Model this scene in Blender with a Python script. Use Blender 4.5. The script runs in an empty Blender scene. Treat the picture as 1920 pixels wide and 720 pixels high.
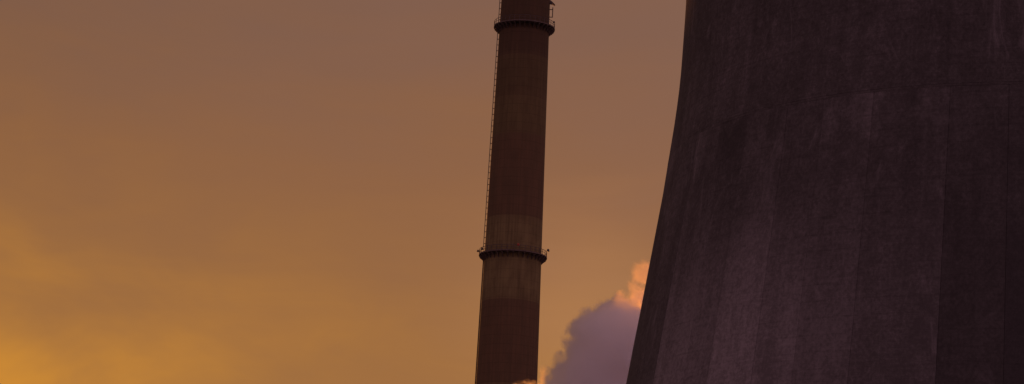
import bpy, bmesh, math, random
from mathutils import Vector, Matrix, Euler

random.seed(7)
R_ = math.radians
scene = bpy.context.scene
COL = scene.collection

# ------------------------------------------------------------------ camera
FPX = 5333.3                      # focal length in pixels of the 1920 wide photograph
CAM_H = 1.7
PITCH, ROLL = R_(13.0), R_(2.88)
cd = bpy.data.cameras.new('camera')
cd.sensor_width = 36.0
cd.lens = 36.0 * FPX / 1920.0
cd.clip_start, cd.clip_end = 0.5, 40000.0
cam = bpy.data.objects.new('camera', cd)
COL.objects.link(cam)
fwd = Vector((0, math.cos(PITCH), math.sin(PITCH)))
r0 = Vector((1, 0, 0))
u0 = r0.cross(fwd)
cup = u0 * math.cos(ROLL) - r0 * math.sin(ROLL)
cri = r0 * math.cos(ROLL) + u0 * math.sin(ROLL)
m = Matrix((cri, cup, -fwd)).transposed().to_4x4()
m.translation = (0, 0, CAM_H)
cam.matrix_world = m
scene.camera = cam

# ------------------------------------------------------------------ light
SUN_AZ, SUN_EL = R_(-11.0), R_(5.0)       # azimuth from +Y, positive towards +X
sun_dir = Vector((math.sin(SUN_AZ) * math.cos(SUN_EL), math.cos(SUN_AZ) * math.cos(SUN_EL), math.sin(SUN_EL)))
sd = bpy.data.lights.new('sun', 'SUN')
sd.energy = 1.15
sd.angle = R_(0.4)
sd.color = (1.0, 0.28, 0.02)
sun = bpy.data.objects.new('sun', sd)
COL.objects.link(sun)
sun.rotation_euler = sun_dir.to_track_quat('Z', 'Y').to_euler()

scene.view_settings.view_transform = 'Standard'
scene.view_settings.look = 'None'
scene.view_settings.exposure = 0.0
scene.view_settings.gamma = 1.0
scene.view_settings.use_curve_mapping = False
scene.cycles.volume_bounces = 20
scene.cycles.max_bounces = 24
scene.cycles.use_denoising = True


class NT:
    """small helper for node trees"""
    def __init__(self, tree):
        self.t = tree
        tree.nodes.clear()

    def n(self, kind, **kw):
        nd = self.t.nodes.new(kind)
        for k, v in kw.items():
            setattr(nd, k, v)
        return nd

    def put(self, sock, v):
        if isinstance(v, bpy.types.NodeSocket):
            self.t.links.new(v, sock)
        elif v is not None:
            sock.default_value = v

    def math(self, op, a, b=None, c=None, clamp=False):
        nd = self.n('ShaderNodeMath', operation=op, use_clamp=clamp)
        for i, v in enumerate((a, b, c)):
            if v is not None:
                self.put(nd.inputs[i], v)
        return nd.outputs[0]

    def vmath(self, op, a, b=None):
        nd = self.n('ShaderNodeVectorMath', operation=op)
        self.put(nd.inputs[0], a)
        if b is not None:
            self.put(nd.inputs[1], b)
        return nd.outputs['Value'] if op in ('DOT_PRODUCT', 'LENGTH', 'DISTANCE') else nd.outputs[0]

    def rng(self, v, a, b, c=0.0, d=1.0, kind='SMOOTHSTEP'):
        nd = self.n('ShaderNodeMapRange', interpolation_type=kind)
        for i, q in enumerate((v, a, b, c, d)):
            self.put(nd.inputs[i], q)
        return nd.outputs[0]

    def mix(self, f, a, b, blend='MIX'):
        nd = self.n('ShaderNodeMix', data_type='RGBA', blend_type=blend)
        self.put(nd.inputs[0], f)
        self.put(nd.inputs[6], a)
        self.put(nd.inputs[7], b)
        return nd.outputs[2]

    def noise(self, vec, scale, detail=4.0, rough=0.55, dist=0.0):
        nd = self.n('ShaderNodeTexNoise')
        self.put(nd.inputs['Vector'], vec)
        nd.inputs['Scale'].default_value = scale
        nd.inputs['Detail'].default_value = detail
        nd.inputs['Roughness'].default_value = rough
        nd.inputs['Distortion'].default_value = dist
        return nd.outputs[0]

    def ramp(self, f, stops):
        nd = self.n('ShaderNodeValToRGB')
        self.put(nd.inputs[0], f)
        el = nd.color_ramp.elements
        while len(el) < len(stops):
            el.new(0.5)
        for e, (p, c) in zip(el, stops):
            e.position = p
            e.color = (*c, 1.0)
        return nd.outputs[0]

    def mapping(self, vec, scale):
        return self.vmath('MULTIPLY', vec, scale)


def lin(r, g, b):
    def f(c):
        c /= 255.0
        return c / 12.92 if c <= 0.04045 else ((c + 0.055) / 1.055) ** 2.4
    return (f(r), f(g), f(b))


# ------------------------------------------------------------------ sky
world = bpy.data.worlds.new('World')
scene.world = world
world.use_nodes = True
N = NT(world.node_tree)
out = N.n('ShaderNodeOutputWorld')
bg = N.n('ShaderNodeBackground')
N.t.links.new(bg.outputs[0], out.inputs[0])
bg.inputs[1].default_value = 1.0
sky = N.n('ShaderNodeTexSky', sky_type='NISHITA')
sky.sun_disc = False
sky.sun_elevation = SUN_EL
sky.sun_rotation = SUN_AZ
sky.dust_density = 6.0
sky.air_density = 1.5
clear = N.vmath('MULTIPLY', sky.outputs[0], (0.02, 0.02, 0.02))
d = N.n('ShaderNodeTexCoord').outputs['Generated']
d = N.vmath('NORMALIZE', d)
sep = N.n('ShaderNodeSeparateXYZ')
N.put(sep.inputs[0], d)
elev = N.math('DIVIDE', N.math('ARCSINE', sep.outputs[2]), math.pi / 2)       # -1 .. 1
e01 = N.math('MAXIMUM', elev, 0.0)
# thin layered cloud: stretched noise, higher frequency near the horizon as a flat layer would show it
cl_vec = N.vmath('MULTIPLY', d, (3.0, 3.0, 14.0))
c1 = N.noise(cl_vec, 2.2, 5.0, 0.55, 0.6)
c2 = N.noise(N.vmath('MULTIPLY', d, (6.0, 6.0, 34.0)), 2.0, 4.0, 0.5, 0.9)
c3 = N.noise(N.vmath('MULTIPLY', d, (9.0, 9.0, 15.0)), 1.6, 4.0, 0.55, 0.4)
wob = N.math('ADD', N.math('MULTIPLY', N.math('SUBTRACT', c1, 0.5), 0.045), N.math('MULTIPLY', N.math('SUBTRACT', c3, 0.5), 0.014))
ew = N.math('ADD', e01, wob)
west = N.ramp(ew, [
    (0.00, lin(168, 110, 56)),
    (0.075, lin(158, 108, 60)),
    (0.104, lin(149, 103, 64)),
    (0.144, lin(138, 96, 69)),
    (0.184, lin(127, 93, 77)),
    (0.28, lin(120, 92, 88)),
    (0.60, lin(126, 100, 106)),
    (1.00, lin(126, 101, 110))])
east = N.ramp(e01, [
    (0.00, lin(148, 108, 120)),
    (0.10, lin(172, 122, 138)),
    (0.22, lin(166, 121, 138)),
    (0.50, lin(148, 115, 128)),
    (1.00, lin(126, 101, 110))])
flat = N.vmath('NORMALIZE', N.vmath('MULTIPLY', d, (1, 1, 0)))
az = N.vmath('DOT_PRODUCT', flat, (math.sin(SUN_AZ), math.cos(SUN_AZ), 0))
veil = N.mix(N.rng(az, -0.35, 0.85), east, west)
# glow round the sun, broken by the cloud layer
daz = N.math('MULTIPLY', N.math('SUBTRACT', N.math('ARCTAN2', sep.outputs[0], sep.outputs[1]), SUN_AZ), 0.72 * 180 / math.pi)
dele = N.math('MULTIPLY', N.math('SUBTRACT', N.math('MULTIPLY', elev, 90.0), math.degrees(SUN_EL)), 1.15)
ang = N.math('SQRT', N.math('ADD', N.math('MULTIPLY', daz, daz), N.math('MULTIPLY', dele, dele)))
angw = N.math('ADD', ang, N.math('ADD', N.math('MULTIPLY', N.math('SUBTRACT', c3, 0.5), 7.0), N.math('MULTIPLY', N.math('SUBTRACT', c1, 0.5), 3.0)))
angw = N.math('MAXIMUM', angw, 0.0)
def gauss(v, w, k):
    return N.math('MULTIPLY', N.math('POWER', 2.71828, N.math('MULTIPLY', N.math('MULTIPLY', v, v), -1 / (w * w))), k)


g = N.math('ADD', gauss(angw, 4.4, 0.47), gauss(angw, 8.6, 0.095))
glow = N.vmath('SCALE', (1.0, 0.39, -0.03), None)
glow.node.inputs[3].default_value = 1.0
N.put(glow.node.inputs[3], g)
veil = N.vmath('ADD', veil, glow)
# a thinner, brighter place in the cloud low down behind the steam
pd = (fwd + cri * ((1095 - 960) / FPX) + cup * ((360 - 590) / FPX)).normalized()
pa = N.math('MULTIPLY', N.math('ARCCOSINE', N.math('MINIMUM', N.vmath('DOT_PRODUCT', d, tuple(pd)), 0.99999)), 180 / math.pi)
pa = N.math('MAXIMUM', N.math('ADD', pa, N.math('MULTIPLY', N.math('SUBTRACT', c2, 0.5), 1.5)), 0.0)
thin = N.vmath('SCALE', (0.085, 0.042, 0.016), None)
N.put(thin.node.inputs[3], gauss(pa, 2.1, 1.0))
veil = N.vmath('ADD', veil, thin)
# faint brightness mottling of the veil
mott = N.math('ADD', 1.0, N.math('MULTIPLY', N.math('SUBTRACT', c3, 0.5), 0.12))
vs = N.n('ShaderNodeVectorMath', operation='SCALE')
N.put(vs.inputs[0], veil)
N.put(vs.inputs[3], N.math('MULTIPLY', mott, N.rng(sep.outputs[0], -0.26, 0.14, 0.90, 1.09)))
N.put(bg.inputs[0], N.mix(0.985, clear, vs.outputs[0]))


# ------------------------------------------------------------------ mesh helpers
def link(name, bm, mat, parent=None, smooth=True):
    me = bpy.data.meshes.new(name)
    bm.to_mesh(me)
    bm.free()
    if mat:
        me.materials.append(mat)
    if smooth:
        for p in me.polygons:
            p.use_smooth = True
        me.set_sharp_from_angle(angle=R_(35))
    o = bpy.data.objects.new(name, me)
    COL.objects.link(o)
    if parent:
        o.parent = parent
    return o


def again(o, parent, rotz=None, loc=None):
    c = o.copy()
    COL.objects.link(c)
    c.parent = parent
    if loc is not None:
        c.location = loc
    if rotz is not None:
        c.rotation_euler = (0, 0, rotz)
    return c


def empty(name, loc, label, cat):
    o = bpy.data.objects.new(name, None)
    o.location = loc
    o.empty_display_size = 2
    o['label'] = label
    o['category'] = cat
    COL.objects.link(o)
    return o


def grid_uv(bm, rows, uvs, close_u=False):
    """rows of points -> quads with uv"""
    uvl = bm.loops.layers.uv.verify()
    V = [[bm.verts.new(p) for p in r] for r in rows]
    nc = len(rows[0])
    for j in range(len(rows) - 1):
        for i in range(nc if close_u else nc - 1):
            k = (i + 1) % nc
            f = bm.faces.new((V[j][i], V[j][k], V[j + 1][k], V[j + 1][i]))
            idx = ((j, i), (j, k), (j + 1, k), (j + 1, i))
            for lp, (a, b) in zip(f.loops, idx):
                uu, vv = uvs(a, b)
                if close_u and i == nc - 1 and b == 0:
                    uu = uvs(a, nc)[0]
                lp[uvl].uv = (uu, vv)
    return V


def lathe(bm, prof, seg, uscale=1.0):
    """prof: list of (r, z); closed round"""
    rows = [[(r * math.cos(2 * math.pi * i / seg), r * math.sin(2 * math.pi * i / seg), z) for i in range(seg)] for r, z in prof]
    vl = [prof[0][1]]
    for a, b in zip(prof, prof[1:]):
        vl.append(vl[-1] + math.hypot(b[0] - a[0], b[1] - a[1]) * (1 if b[1] >= a[1] else -1))
    return grid_uv(bm, rows, lambda j, i: (2 * math.pi * i / seg * uscale, vl[j]), True)


def box(bm, c, size, rot=None):
    M = Matrix.Translation(c)
    if rot is not None:
        M = M @ rot.to_matrix().to_4x4()
    M = M @ Matrix.Diagonal((*size, 1))
    bmesh.ops.create_cube(bm, size=1.0, matrix=M)


def tube(bm, pts, r, n=6, closed=False):
    P = [Vector(p) for p in pts]
    rings = []
    L = len(P)
    for i, p in enumerate(P):
        a = P[(i - 1) % L] if (closed or i > 0) else p
        b = P[(i + 1) % L] if (closed or i < L - 1) else p
        t = (b - a).normalized()
        s = t.cross(Vector((0, 0, 1)))
        if s.length < 1e-3:
            s = t.cross(Vector((1, 0, 0)))
        s.normalize()
        q = s.cross(t)
        rings.append([bm.verts.new(p + (s * math.cos(2 * math.pi * k / n) + q * math.sin(2 * math.pi * k / n)) * r) for k in range(n)])
    for i in range(L if closed else L - 1):
        A, B = rings[i], rings[(i + 1) % L]
        for k in range(n):
            bm.faces.new((A[k], A[(k + 1) % n], B[(k + 1) % n], B[k]))
    if not closed:
        bm.faces.new(rings[0])
        bm.faces.new(rings[-1][::-1])


def principled(name):
    mt = bpy.data.materials.new(name)
    mt.use_nodes = True
    T = NT(mt.node_tree)
    o = T.n('ShaderNodeOutputMaterial')
    b = T.n('ShaderNodeBsdfPrincipled')
    T.t.links.new(b.outputs[0], o.inputs[0])
    return mt, T, b


# ------------------------------------------------------------------ materials
def concrete_material(name, tone=1.0):
    mt, T, b = principled(name)
    uv = T.n('ShaderNodeUVMap').outputs[0]
    rnd = T.n('ShaderNodeObjectInfo').outputs['Random']
    wash = T.n('ShaderNodeAttribute', attribute_type='OBJECT', attribute_name='wash').outputs['Fac']
    streak = T.noise(T.mapping(uv, (0.55, 0.028, 1)), 1.0, 6.0, 0.62, 0.4)
    wide = T.noise(T.mapping(uv, (0.10, 0.022, 1)), 1.0, 4.0, 0.55, 0.5)
    blot = T.noise(T.mapping(uv, (0.22, 0.16, 1)), 1.0, 7.0, 0.66, 0.6)
    fine = T.noise(T.mapping(uv, (3.6, 2.8, 1)), 1.0, 6.0, 0.72)
    boards = T.noise(T.mapping(uv, (0.35, 6.0, 1)), 1.0, 3.0, 0.6)
    v = T.math('ADD', T.math('MULTIPLY', streak, 0.30), T.math('MULTIPLY', blot, 0.40))
    v = T.math('ADD', v, T.math('MULTIPLY', wide, 0.30))
    v = T.math('ADD', v, T.math('MULTIPLY', T.math('SUBTRACT', fine, 0.5), 0.62))
    v = T.math('ADD', v, T.math('MULTIPLY', T.math('SUBTRACT', boards, 0.5), 0.12))
    mid = T.noise(T.mapping(uv, (1.25, 1.0, 1)), 1.0, 6.0, 0.72, 0.6)
    v = T.math('ADD', v, T.math('MULTIPLY', T.math('SUBTRACT', mid, 0.5), 0.44))
    # lift lines of the climbing formwork, 1.5 m apart, worn away in places
    sl_ = T.n('ShaderNodeSeparateXYZ')
    T.put(sl_.inputs[0], uv)
    lf = T.math('FRACT', T.math('DIVIDE', T.math('ADD', sl_.outputs[1], T.math('MULTIPLY', T.math('SUBTRACT', mid, 0.5), 0.25)), 1.5))
    v = T.math('SUBTRACT', v, T.math('MULTIPLY', T.math('LESS_THAN', lf, 0.09), T.rng(blot, 0.40, 0.60, 0.0, 0.05)))
    v = T.math('ADD', v, T.math('MULTIPLY', T.math('SUBTRACT', rnd, 0.5), 0.09))
    base = T.ramp(v, [
        (0.34, (0.072 * tone, 0.067 * tone, 0.063 * tone)),
        (0.48, (0.102 * tone, 0.095 * tone, 0.090 * tone)),
        (0.60, (0.140 * tone, 0.131 * tone, 0.127 * tone)),
        (0.74, (0.22 * tone, 0.20 * tone, 0.20 * tone))])
    # lime bloom in scattered patches
    bloom = T.noise(T.mapping(uv, (0.30, 0.10, 1)), 1.0, 6.0, 0.7, 1.0)
    # panels differ: some casts are washed pale by rain, most strongly towards the foot
    su = T.n('ShaderNodeSeparateXYZ')
    T.put(su.inputs[0], uv)
    hz = T.math('ADD', su.outputs[1], T.math('MULTIPLY', T.math('SUBTRACT', blot, 0.5), 26.0))
    run = T.n('ShaderNodeAttribute', attribute_type='OBJECT', attribute_name='lime_run').outputs['Fac']
    wz = T.math('ADD', T.math('MULTIPLY', wash, T.rng(hz, 63.0, 44.0)), T.math('MULTIPLY', run, T.rng(hz, 58.0, 70.0)))
    bf = T.math('ADD', T.math('MULTIPLY', T.rng(bloom, 0.56, 0.78), 0.45), T.math('MULTIPLY', wz, T.rng(v, 0.36, 0.66, 0.45, 1.0)), clamp=True)
    base = T.mix(bf, base, (0.34, 0.315, 0.32, 1))
    soot = T.math('MULTIPLY', T.math('MAXIMUM', T.math('MULTIPLY', wash, -1.0), 0.0), T.rng(hz, 68.0, 46.0, 0.2, 2.2), clamp=True)
    base = T.mix(soot, base, (0.045, 0.042, 0.043, 1))
    T.put(b.inputs['Base Color'], base)
    b.inputs['Roughness'].default_value = 0.93
    b.inputs['Specular IOR Level'].default_value = 0.2
    bp = T.n('ShaderNodeBump')
    bp.inputs['Strength'].default_value = 0.6
    bp.inputs['Distance'].default_value = 0.06
    T.put(bp.inputs['Height'], T.math('ADD', fine, T.math('MULTIPLY', boards, 0.6)))
    T.t.links.new(bp.outputs[0], b.inputs['Normal'])
    return mt


def paint_material(name, col, dirt, amount, edge=0.4):
    """weathered paint on slip-formed concrete"""
    mt, T, b = principled(name)
    uv = T.n('ShaderNodeUVMap').outputs[0]
    st = T.noise(T.mapping(uv, (1.6, 0.05, 1)), 1.0, 6.0, 0.65, 0.2)
    bl = T.noise(T.mapping(uv, (0.35, 0.22, 1)), 1.0, 5.0, 0.6, 0.4)
    fi = T.noise(T.mapping(uv, (4.0, 3.0, 1)), 1.0, 4.0, 0.6)
    f = T.math('ADD', T.math('MULTIPLY', st, 0.6), T.math('MULTIPLY', bl, 0.4))
    f = T.math('ADD', f, T.math('MULTIPLY', T.math('SUBTRACT', fi, 0.5), 0.15))
    f = T.math('MULTIPLY', T.rng(f, 0.36, 0.64), amount)
    # lift joints of the slip form, 2.2 m apart
    s = T.n('ShaderNodeSeparateXYZ')
    T.put(s.inputs[0], uv)
    fr = T.math('FRACT', T.math('DIVIDE', s.outputs[1], 2.2))
    jt = T.math('MULTIPLY', T.math('LESS_THAN', fr, 0.07), 0.30)
    fu = T.math('FRACT', T.math('DIVIDE', s.outputs[0], 1.36))
    jt = T.math('MAXIMUM', jt, T.math('MULTIPLY', T.math('LESS_THAN', fu, 0.08), 0.20))
    base = T.mix(f, (*col, 1), (*dirt, 1))
    base = T.mix(jt, base, (*[c * 0.6 for c in dirt], 1))
    # flaking and run paint near the upper and lower edge of each band
    ft = T.n('ShaderNodeAttribute', attribute_type='OBJECT', attribute_name='foot').outputs['Fac']
    hd = T.n('ShaderNodeAttribute', attribute_type='OBJECT', attribute_name='head').outputs['Fac']
    e = T.math('MINIMUM', T.math('SUBTRACT', s.outputs[1], ft), T.math('SUBTRACT', hd, s.outputs[1]))
    e = T.math('ADD', e, T.math('MULTIPLY', T.math('SUBTRACT', st, 0.5), 7.0))
    base = T.mix(T.math('MULTIPLY', T.rng(e, 2.2, -0.8), edge), base, (0.15, 0.104, 0.053, 1))
    T.put(b.inputs['Base Color'], base)
    b.inputs['Roughness'].default_value = 0.88
    b.inputs['Specular IOR Level'].default_value = 0.2
    return mt


def plain_material(name, col, rough=0.7, metal=0.0, var=0.3, scale=3.0):
    mt, T, b = principled(name)
    co = T.n('ShaderNodeTexCoord').outputs['Object']
    n = T.noise(co, scale, 5.0, 0.6)
    T.put(b.inputs['Base Color'], T.mix(T.rng(n, 0.3, 0.7), (*[c * (1 - var) for c in col], 1), (*[c * (1 + var) for c in col], 1)))
    b.inputs['Roughness'].default_value = rough
    b.inputs['Metallic'].default_value = metal
    return mt


M_CONC = concrete_material('weathered_concrete', 0.75)
M_PANEL = concrete_material('washed_concrete', 0.75)
M_BAND = concrete_material('pale_joint_concrete', 0.80)
M_RED = paint_material('sooty_red_paint', (0.160, 0.101, 0.054), (0.118, 0.082, 0.044), 0.9)
M_WHITE = paint_material('stained_white_paint', (0.243, 0.194, 0.085), (0.140, 0.106, 0.049), 0.95)
M_WHITE2 = paint_material('sooty_white_paint', (0.171, 0.131, 0.058), (0.118, 0.087, 0.041), 0.85)
M_WHITE3 = paint_material('soot_blackened_white_paint', (0.141, 0.105, 0.049), (0.103, 0.074, 0.036), 0.85)
M_RED2 = paint_material('soot_blackened_red_paint', (0.115, 0.074, 0.041), (0.085, 0.060, 0.034), 0.9)
M_STEEL = plain_material('dull_painted_steel', (0.10, 0.08, 0.07), 0.6, 0.2)
M_DECK = plain_material('concrete_deck', (0.13, 0.10, 0.08), 0.9)
M_LAMP = plain_material('lamp_housing', (0.07, 0.06, 0.06), 0.45)
M_LENS = plain_material('red_lamp_lens', (0.40, 0.05, 0.03), 0.3)

# ------------------------------------------------------------------ ground
mt, T, b = principled('scrubby_ground')
co = T.n('ShaderNodeTexCoord').outputs['Object']
n1 = T.noise(co, 0.02, 8.0, 0.6)
n2 = T.noise(co, 0.6, 6.0, 0.65)
gcol = T.mix(T.rng(n1, 0.4, 0.6), (0.055, 0.055, 0.030, 1), (0.095, 0.080, 0.060, 1))
gcol = T.mix(T.math('MULTIPLY', n2, 0.5), gcol, (0.04, 0.038, 0.026, 1))
T.put(b.inputs['Base Color'], gcol)
b.inputs['Roughness'].default_value = 0.95
bm = bmesh.new()
bmesh.ops.create_circle(bm, cap_ends=True, segments=96, radius=15000)
ground = link('ground', bm, mt, None, False)
ground['kind'] = 'structure'

# unseen ridge below the frame, added to shade tower and steam from low sun
from mathutils import noise as mnoise
bm = bmesh.new()
rows = []
for j in range(15):
    t = j / 14.0
    row = []
    for i in range(121):
        x = -2600 + 5200 * i / 120
        h = 172.0 + 38 * math.exp(-((x + 262) / 52.0) ** 2) + 2 * mnoise.noise(Vector((x / 260.0, 0.3, 0))) + 1.5 * mnoise.noise(Vector((x / 40.0, 4.3, 0)))  # local peak added so the tower's edge stays out of the sun
        h *= min(1.0, max(0.0, (2600 - abs(x)) / 1300.0)) ** 0.7
        y = 1150 + 800 * t
        row.append((x, y + 30 * mnoise.noise(Vector((x / 200.0, t * 3, 9))), h * math.sin(math.pi * t) ** 1.2 - 0.5))
    rows.append(row)
grid_uv(bm, rows, lambda j, i: (i, j))
sun_block_ridge = link('sun_block_ridge', bm, mt, None, True)
sun_block_ridge['kind'] = 'structure'

# ------------------------------------------------------------------ pixel -> place helpers (layout measured from the photograph)
def ray(x, y):
    return (fwd + cri * ((x - 960) / FPX) + cup * ((360 - y) / FPX)).normalized()


def at_depth(x, y, Y):
    v = ray(x, y)
    return Vector((0, 0, CAM_H)) + v * (Y / v.y)


# ------------------------------------------------------------------ cooling tower
TD = 270.0
va = ray(1932, 360)
AX = Vector((va.x, va.y, 0)).normalized() * TD
tower = empty('cooling_tower', (AX.x, AX.y, 0), 'huge dark concrete cooling tower with flaring base filling the right side', 'cooling tower')
limb = [(1286.5, 0), (1282.2, 75), (1276.5, 150), (1270.5, 200), (1263, 250), (1254.5, 300), (1244, 360), (1234.5, 410), (1225, 460), (1215, 510), (1205.5, 560), (1196, 610), (1186, 660), (1175, 715)]
meas = []
for x, y in limb:
    v = ray(x, y)
    h = Vector((v.x, v.y))
    t = Vector((AX.x, AX.y)).dot(h) / h.dot(h)
    meas.append((CAM_H + v.z * t, (Vector((AX.x, AX.y)) - h * t).length))
meas.reverse()            # rising z
# gentle smoothing of the measured meridian, continued below and above the frame
for _ in range(3):
    meas = [meas[0]] + [(meas[i][0], 0.25 * (meas[i - 1][1] + meas[i + 1][1]) + 0.5 * meas[i][1]) for i in range(1, len(meas) - 1)] + [meas[-1]]
z_lo, r_lo = meas[0]
sl = (meas[0][1] - meas[2][1]) / (meas[2][0] - meas[0][0])
low = [(z, r_lo + sl * (z_lo - z) * (1 + 0.15 * (z_lo - z) / z_lo)) for z in (0, 8, 16, 24, 32, 40) if z < z_lo - 2]
z_hi, r_hi = meas[-1]
high = [(z_hi + 8, r_hi - 0.02), (z_hi + 16, r_hi + 0.25), (z_hi + 24, r_hi + 0.8), (z_hi + 30, r_hi + 1.5)]
MER = low + meas + high


def rad(z):
    if z <= MER[0][0]:
        return MER[0][1]
    for i in range(len(MER) - 1):
        (z0, a), (z1, c) = MER[i], MER[i + 1]
        if z <= z1:
            p0 = MER[i - 1] if i > 0 else (2 * z0 - z1, 2 * a - c)
            p3 = MER[i + 2] if i + 2 < len(MER) else (2 * z1 - z0, 2 * c - a)
            t = (z - z0) / (z1 - z0)
            m0 = (c - p0[1]) / (z1 - p0[0]) * (z1 - z0)
            m1 = (p3[1] - a) / (p3[0] - z0) * (z1 - z0)
            return (2 * t**3 - 3 * t**2 + 1) * a + (t**3 - 2 * t**2 + t) * m0 + (-2 * t**3 + 3 * t**2) * c + (t**3 - t**2) * m1
    return MER[-1][1]


ZJ = 66.9                 # the ring joint seen as an arc across the shell
ZTOP = MER[-1][0]
RU = 35.0
# inner core of the shell, all the way up
bm = bmesh.new()
prof = [(rad(z) - 0.16, z) for z in [ZJ * k / 14 for k in range(15)]]
lathe(bm, prof, 176, RU)
link('shell', bm, M_CONC, tower)
bm = bmesh.new()
nz = 26
prof = [(rad(ZJ + (ZTOP - ZJ) * k / nz) - 0.004, ZJ + (ZTOP - ZJ) * k / nz) for k in range(nz + 1)]
prof = [(rad(ZJ) - 0.4, ZJ)] + prof + [(rad(ZTOP) + 0.5, ZTOP + 0.1), (rad(ZTOP) + 0.5, ZTOP + 1.0), (rad(ZTOP) - 0.6, ZTOP + 1.0)] + [(rad(z) - 0.6, z) for z in (ZTOP, ZTOP - 15, ZTOP - 30)]
lathe(bm, prof, 264, RU)
link('upper_shell', bm, M_CONC, tower)
bm = bmesh.new()
prof = [(rad(ZJ - 0.26) - 0.2, ZJ - 0.26), (rad(ZJ - 0.26) + 0.004, ZJ - 0.25), (rad(ZJ) + 0.004, ZJ - 0.02), (rad(ZJ) - 0.2, ZJ + 0.004)]
lathe(bm, prof, 264, RU)
link('joint_band', bm, M_BAND, tower)
# the lower shell is cast in tall panels with a narrow joint between neighbours
# joints measured across the face, in degrees from the line towards the camera; a regular pitch elsewhere
PITCH_P = 8.18
joints = [-60.2, -51.2, -45.6, -37.2, -30.6, -22.5, -11.2]
while joints[-1] < 360 - 60.2 - 1.4 * PITCH_P:
    joints.append(joints[-1] + PITCH_P)
joints.append(360 - 60.2)
NP = len(joints) - 1
# how far each cast has been washed pale, and how much lime has run from the ring joint above it
WASH = {0: 0.66, 1: 0.60, 2: 0.82, 3: 0.66, 4: 0.32, 5: 0.27, 6: -0.11, 7: -0.27, 8: -0.22}
RUN = {NP - 3: 0.25, NP - 4: 0.85, NP - 5: 0.85, NP - 2: 0.2, 0: 0.12, 1: 0.1, 2: 0.16, 3: 0.2, 4: 0.3, 5: 0.12}
cam_az = math.atan2(-AX.y, -AX.x)
axis_dir = cam_az
panel_zs = [0.0 + (ZJ - 0.252) * k / 22 for k in range(23)]
for k in range(NP):
    a0, a1 = axis_dir + R_(joints[k]), axis_dir + R_(joints[k + 1])
    proud = random.uniform(-0.012, 0.012)
    gap = 0.012 / 35
    rows = []
    ns = max(4, round((joints[k + 1] - joints[k]) / 1.4))
    for z in panel_zs:
        r = rad(z) + proud
        row = [((r - 0.14) * math.cos(a0 + gap), (r - 0.14) * math.sin(a0 + gap), z)]
        for i in range(ns + 1):
            a = a0 + gap + (a1 - a0 - 2 * gap) * i / ns
            rr = r - (0.012 if i in (0, ns) else 0)
            row.append((rr * math.cos(a), rr * math.sin(a), z))
        row.append(((r - 0.14) * math.cos(a1 - gap), (r - 0.14) * math.sin(a1 - gap), z))
        rows.append(row)
    bm = bmesh.new()
    us = [a0] + [a0 + (a1 - a0) * i / ns for i in range(ns + 1)] + [a1]
    grid_uv(bm, rows, lambda j, i: (us[i] * RU, panel_zs[j]))
    po = link('shell_panel', bm, M_PANEL, tower)
    po['wash'] = WASH.get(k, 0.10)
    po['lime_run'] = RUN.get(k, 0.0)

# ------------------------------------------------------------------ striped chimney
CD = 650.0
edges = [(0, 940.3, 1032), (100, 933, 1027.5), (275, 922.2, 1022), (380, 915.4, 1019), (510, 906.6, 1013.5), (715, 892.5, 1007.8)]
CX = sum(at_depth((l + r) / 2, y, CD).x for y, l, r in edges) / len(edges)
chimney = empty('chimney', (CX, CD, 0), 'tall slender striped smokestack with railed galleries and a side ladder', 'chimney')
zr = []
for y, l, r in edges:
    P = at_depth((l + r) / 2, y, CD)
    zr.append((P.z, (r - l) / 2 / FPX * (P - cam.matrix_world.translation).dot(fwd)))
zm = sum(z for z, _ in zr) / len(zr)
rm = sum(r for _, r in zr) / len(zr)
slope = sum((z - zm) * (r - rm) for z, r in zr) / sum((z - zm) ** 2 for z, _ in zr)


def crad(z):
    return rm + slope * (z - zm)


def cz(x, y):
    return at_depth(x, y, CD).z


# front edges of the paint bands (nearer surface of the shaft), then up and down at the same pitch
def front_z(x, y):
    z = cz(x, y)
    return at_depth(x, y, CD - crad(z)).z


B = [front_z(945, 559), front_z(957, 402), front_z(970, 248), front_z(980, 100)]
step = (B[3] - B[0]) / 3
zs = [0.0]
z = B[0]
lower = []
while z - step > 4:
    z -= step
    lower.append(z)
upper = [B[3] + step, B[3] + 2 * step]
BMID = front_z(975, 177)
cuts = [0.0] + lower[::-1] + B[:3] + [BMID] + B[3:] + upper
i0 = cuts.index(B[0])                     # band from B[0] to B[1] is white
for i in range(len(cuts) - 1):
    za, zb = cuts[i], cuts[i + 1]
    white = i in (i0, i0 + 2, i0 + 3) or (i < i0 and (i0 - i) % 2 == 0) or i == i0 + 5
    bm = bmesh.new()
    n = 6
    prof = [(crad(za + (zb - za) * k / n), za + (zb - za) * k / n) for k in range(n + 1)]
    if i == len(cuts) - 2:
        prof += [(crad(zb) - 0.5, zb), (crad(zb) - 0.5, zb - 8)]
    lathe(bm, prof, 96, 6.5)
    mat = (M_RED2 if za > B[2] else M_RED) if not white else (M_WHITE if za < B[1] else (M_WHITE2 if zb <= BMID else M_WHITE3))
    bo = link('white_band' if white else 'red_band', bm, mat, chimney)
    bo['foot'], bo['head'] = za, zb

# galleries: deck ring, brackets, railing, lamps
cam_side = math.atan2(-CD, -CX)           # direction from the chimney to the camera


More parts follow.
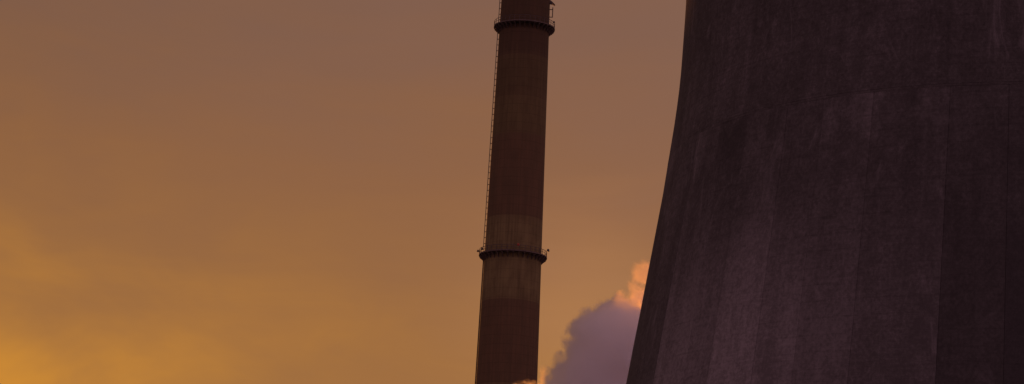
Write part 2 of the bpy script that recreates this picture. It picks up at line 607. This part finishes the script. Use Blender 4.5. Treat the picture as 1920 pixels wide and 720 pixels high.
def gallery(z, overhang, rail_h=1.25):
    r = crad(z)
    R = r + overhang
    bm = bmesh.new()
    lathe(bm, [(r - 0.05, z - 0.32), (R - 0.05, z - 0.22), (R, z - 0.2), (R, z + 0.1), (R - 0.06, z + 0.1), (R - 0.06, z), (r - 0.05, z)], 96, R)
    g = link('gallery', bm, M_DECK, chimney)
    nb = 36
    bmb = bmesh.new()
    # a triangular bracket with a hollow web, built at angle 0
    t = 0.09
    tri = [(r - 0.08, z - 0.33), (R - 0.12, z - 0.33), (R - 0.12, z - 0.52), (r + overhang * 0.55, z - 0.85), (r - 0.06 + 0.16, z - 1.5), (r - 0.06, z - 1.5)]
    f0 = [bmb.verts.new((a, -t, c)) for a, c in tri]
    f1 = [bmb.verts.new((a, t, c)) for a, c in tri]
    bmb.faces.new(f0)
    bmb.faces.new(f1[::-1])
    for k in range(len(tri)):
        q = (k + 1) % len(tri)
        bmb.faces.new((f0[k], f1[k], f1[q], f0[q]))
    bmesh.ops.recalc_face_normals(bmb, faces=bmb.faces)
    br = link('bracket', bmb, M_DECK, g, False)
    for k in range(1, nb):
        again(br, g, 2 * math.pi * k / nb)
    bmp = bmesh.new()
    box(bmp, (R - 0.1, 0, z + rail_h / 2), (0.09, 0.09, rail_h))
    po = link('railing_post', bmp, M_STEEL, g, False)
    for k in range(1, nb):
        again(po, g, 2 * math.pi * k / nb)
    for hh, rr in ((rail_h, 0.055), (rail_h * 0.55, 0.04)):
        bmr = bmesh.new()
        tube(bmr, [((R - 0.1) * math.cos(2 * math.pi * k / 72), (R - 0.1) * math.sin(2 * math.pi * k / 72), z + hh) for k in range(72)], rr, 6, True)
        link('rail', bmr, M_STEEL, g)
    return g, R


def lamp(g, R, ang, z, red=False, out=0.35, size=0.36):
    """aircraft warning lamp on a short arm outside the rail"""
    bm = bmesh.new()
    d = Vector((math.cos(ang), math.sin(ang), 0))
    tube(bm, [d * (R - 0.1) + Vector((0, 0, z)), d * (R + out * 0.6) + Vector((0, 0, z + 0.12)), d * (R + out) + Vector((0, 0, z + 0.2))], 0.06, 6)
    c = d * (R + out) + Vector((0, 0, z + 0.2))
    prof = [(0.01, -size * 0.5), (size * 0.75, -size * 0.45), (size * 0.8, -size * 0.1), (size * 0.62, 0), (size * 0.66, size * 0.5), (size * 0.4, size * 0.9), (0.01, size)]
    st = len(bm.verts)
    lathe(bm, prof, 14)
    bm.verts.ensure_lookup_table()
    for v in bm.verts[st:]:
        v.co += c
    link('warning_lamp', bm, M_LENS if red else M_LAMP, g)


P1 = cz(983, 53)
P2 = cz(961, 481)
left = cam_side - math.pi / 2             # the side seen at the left of the shaft
right = cam_side + math.pi / 2
g1, R1 = gallery(P1, 1.38)
g2, R2 = gallery(P2, 1.32)
lamp(g2, R2, left + R_(4), P2 + 0.55, out=0.25, size=0.36)
lamp(g2, R2, right - R_(6), P2 + 1.45, out=0.2, size=0.42)
lamp(g2, R2 - 0.55, left + R_(12), P2 + 0.9, out=0.0, size=0.4)
lamp(g2, R2 - 0.1, cam_side + R_(8), P2 + 1.0, red=True, out=0.1, size=0.38)
lamp(g1, R1, right - R_(12), P1 + 1.2, out=-0.15, size=0.3)

# cable frame and raking hood beside the upper gallery, right-hand side
zf = cz(1031, 17)
zg = cz(1031, 33)
bm = bmesh.new()
d = Vector((math.cos(right - R_(4)), math.sin(right - R_(4)), 0))
rf = crad(zf)
for zz in (zf - 0.25, zg):
    tube(bm, [d * (rf - 0.1) + Vector((0, 0, zz)), d * (rf + 0.75) + Vector((0, 0, zz))], 0.1, 6)
tube(bm, [d * (rf + 0.72) + Vector((0, 0, zg - 0.1)), d * (rf + 0.72) + Vector((0, 0, zf + 0.3))], 0.12, 6)
link('wall_frame', bm, M_STEEL, chimney)
zh = cz(1031, 5)
bm = bmesh.new()
pr = [(-0.15, 0.55), (0.35, 0.25), (1.25, -0.62), (1.2, -0.85), (0.5, -0.5), (-0.15, -0.45)]
s = d.cross(Vector((0, 0, 1)))
fa = [bm.verts.new(d * (crad(zh) + a) + Vector((0, 0, zh + c)) + s * 0.35) for a, c in pr]
fb = [bm.verts.new(d * (crad(zh) + a) + Vector((0, 0, zh + c)) - s * 0.35) for a, c in pr]
bm.faces.new(fa)
bm.faces.new(fb[::-1])
for k in range(len(pr)):
    q = (k + 1) % len(pr)
    bm.faces.new((fa[k], fb[k], fb[q], fa[q]))
bmesh.ops.recalc_face_normals(bm, faces=bm.faces)
link('lamp_hood', bm, M_STEEL, chimney, False)


# ladder up the left side, in runs between the galleries
def ladder(z0, z1, ang, off):
    d = Vector((math.cos(ang), math.sin(ang), 0))
    s = d.cross(Vector((0, 0, 1)))
    bm = bmesh.new()
    z = z0 + 0.15
    while z < z1:
        c = d * (crad(z) + off) + Vector((0, 0, z))
        box(bm, c, (0.05, 0.46, 0.05), Euler((0, 0, ang)))
        z += 0.33
    lad = link('ladder', bm, M_STEEL, chimney, False)
    for sg in (-1, 1):
        bm = bmesh.new()
        a = d * (crad(z0) + off) + s * (0.25 * sg) + Vector((0, 0, z0))
        b = d * (crad(z1) + off) + s * (0.25 * sg) + Vector((0, 0, z1))
        tube(bm, [a, b], 0.075, 6)
        link('stile', bm, M_STEEL, lad)
    bm = bmesh.new()
    box(bm, (-off / 2 - 0.1, 0, 0), (off + 0.2, 0.12, 0.14))
    box(bm, (0, 0, 0), (0.09, 0.6, 0.1))
    first = None
    z = z0 + 0.8
    while z < z1 - 0.2:
        p = d * (crad(z) + off) + Vector((0, 0, z))
        if first is None:
            first = link('ladder_bracket', bm, M_STEEL, lad, False)
            first.location = p
            first.rotation_euler = (0, 0, ang)
        else:
            again(first, lad, ang, p)
        z += 1.42


ladder(P2 + 2.0, P1 - 0.35, left - R_(2), 0.38)
ladder(P1 + 1.0, P1 + 24, left - R_(2), 0.36)
ladder(P2 - 32, P2 - 0.35, left - R_(13.5), 0.38)

# ------------------------------------------------------------------ steam
SD = 575.0
PX = SD / FPX / math.cos(PITCH) * 1.0
lobes = [
    (1172, 672, 98, 0), (1108, 622, 36, -2), (1146, 603, 38, 1), (1172, 592, 33, 0), (1086, 668, 26, -1),
    (1060, 704, 30, 0), (1036, 726, 25, 0), (1213, 514, 22, -2), (1195, 508, 9, -3), (1203, 498, 8, -1), (1196, 524, 9, -3), (1200, 556, 16, 0), (1188, 560, 9, -2), (1192, 540, 9, -1), (1228, 572, 32, 2),
    (1262, 590, 56, 2), (1280, 672, 90, 2), (1150, 790, 110, 0), (1060, 790, 66, 0), (1250, 800, 118, 1),
    (973, 734, 10, -6), (986, 734, 11, -5), (1003, 741, 17, -3), (1010, 800, 56, -1), (1120, 700, 60, -3), (1245, 560, 30, 4),
    (1128, 584, 13, -1), (1101, 592, 11, -2), (1076, 616, 12, 0), (1067, 645, 11, -2), (1048, 672, 11, 1), (1160, 566, 14, 0), (1090, 640, 16, -4), (1030, 700, 12, -1),
]
L = []
for x, y, r, dy in lobes:
    P = at_depth(x, y, SD + dy)
    L.append((P, r * PX))
mt = bpy.data.materials.new('steam')
mt.use_nodes = True
T = NT(mt.node_tree)
o = T.n('ShaderNodeOutputMaterial')
pv = T.n('ShaderNodeVolumePrincipled')
T.t.links.new(pv.outputs[0], o.inputs['Volume'])
C0 = L[0][0].copy()
pos = T.n('ShaderNodeTexCoord').outputs['Object']
nz1 = T.n('ShaderNodeTexNoise')
nz1.inputs['Scale'].default_value = 0.22
nz1.inputs['Detail'].default_value = 5.0
nz1.inputs['Roughness'].default_value = 0.6
T.put(nz1.inputs['Vector'], pos)
warp = T.vmath('MULTIPLY', T.vmath('SUBTRACT', nz1.outputs['Color'], (0.5, 0.5, 0.5)), (4.2, 4.2, 4.2))
pw = T.vmath('ADD', pos, warp)
sdf = None
for P, r in L:
    dd = T.math('SUBTRACT', T.vmath('DISTANCE', pw, tuple(P - C0)), r)
    sdf = dd if sdf is None else T.math('SMOOTH_MIN', sdf, dd, 0.5)
fn = T.noise(pos, 0.62, 5.0, 0.66)
sdf = T.math('ADD', sdf, T.math('MULTIPLY', T.math("SUBTRACT", fn, 0.5), 2.8))
f2 = T.noise(pw, 1.5, 4.0, 0.7)
sdf = T.math('ADD', sdf, T.math('MULTIPLY', T.math('SUBTRACT', f2, 0.5), 1.7))
den = T.rng(sdf, 0.95, -0.6, 0.0, 1.0)
den = T.math('MULTIPLY', den, den)
T.put(pv.inputs['Density'], T.math('MULTIPLY', den, T.rng(T.vmath('DISTANCE', pos, tuple(L[7][0] - C0)), 2.8, 5.0, 0.27, 0.75)))
pv.inputs['Color'].default_value = (0.997, 0.996, 0.997, 1)
pv.inputs['Anisotropy'].default_value = 0.68
mt.cycles.volume_step_rate = 1.0
bm = bmesh.new()
for P, r in L:
    bmesh.ops.create_icosphere(bm, subdivisions=3, radius=r + 1.5, matrix=Matrix.Translation(P - C0))
steam = link('steam_cloud', bm, mt, None, False)
steam.location = C0
rmod = steam.modifiers.new('remesh', 'REMESH')
rmod.mode = 'VOXEL'
rmod.voxel_size = 0.45
steam['label'] = 'billowing mauve steam cloud with an orange lit puff between chimney and cooling tower'
steam['category'] = 'steam cloud'
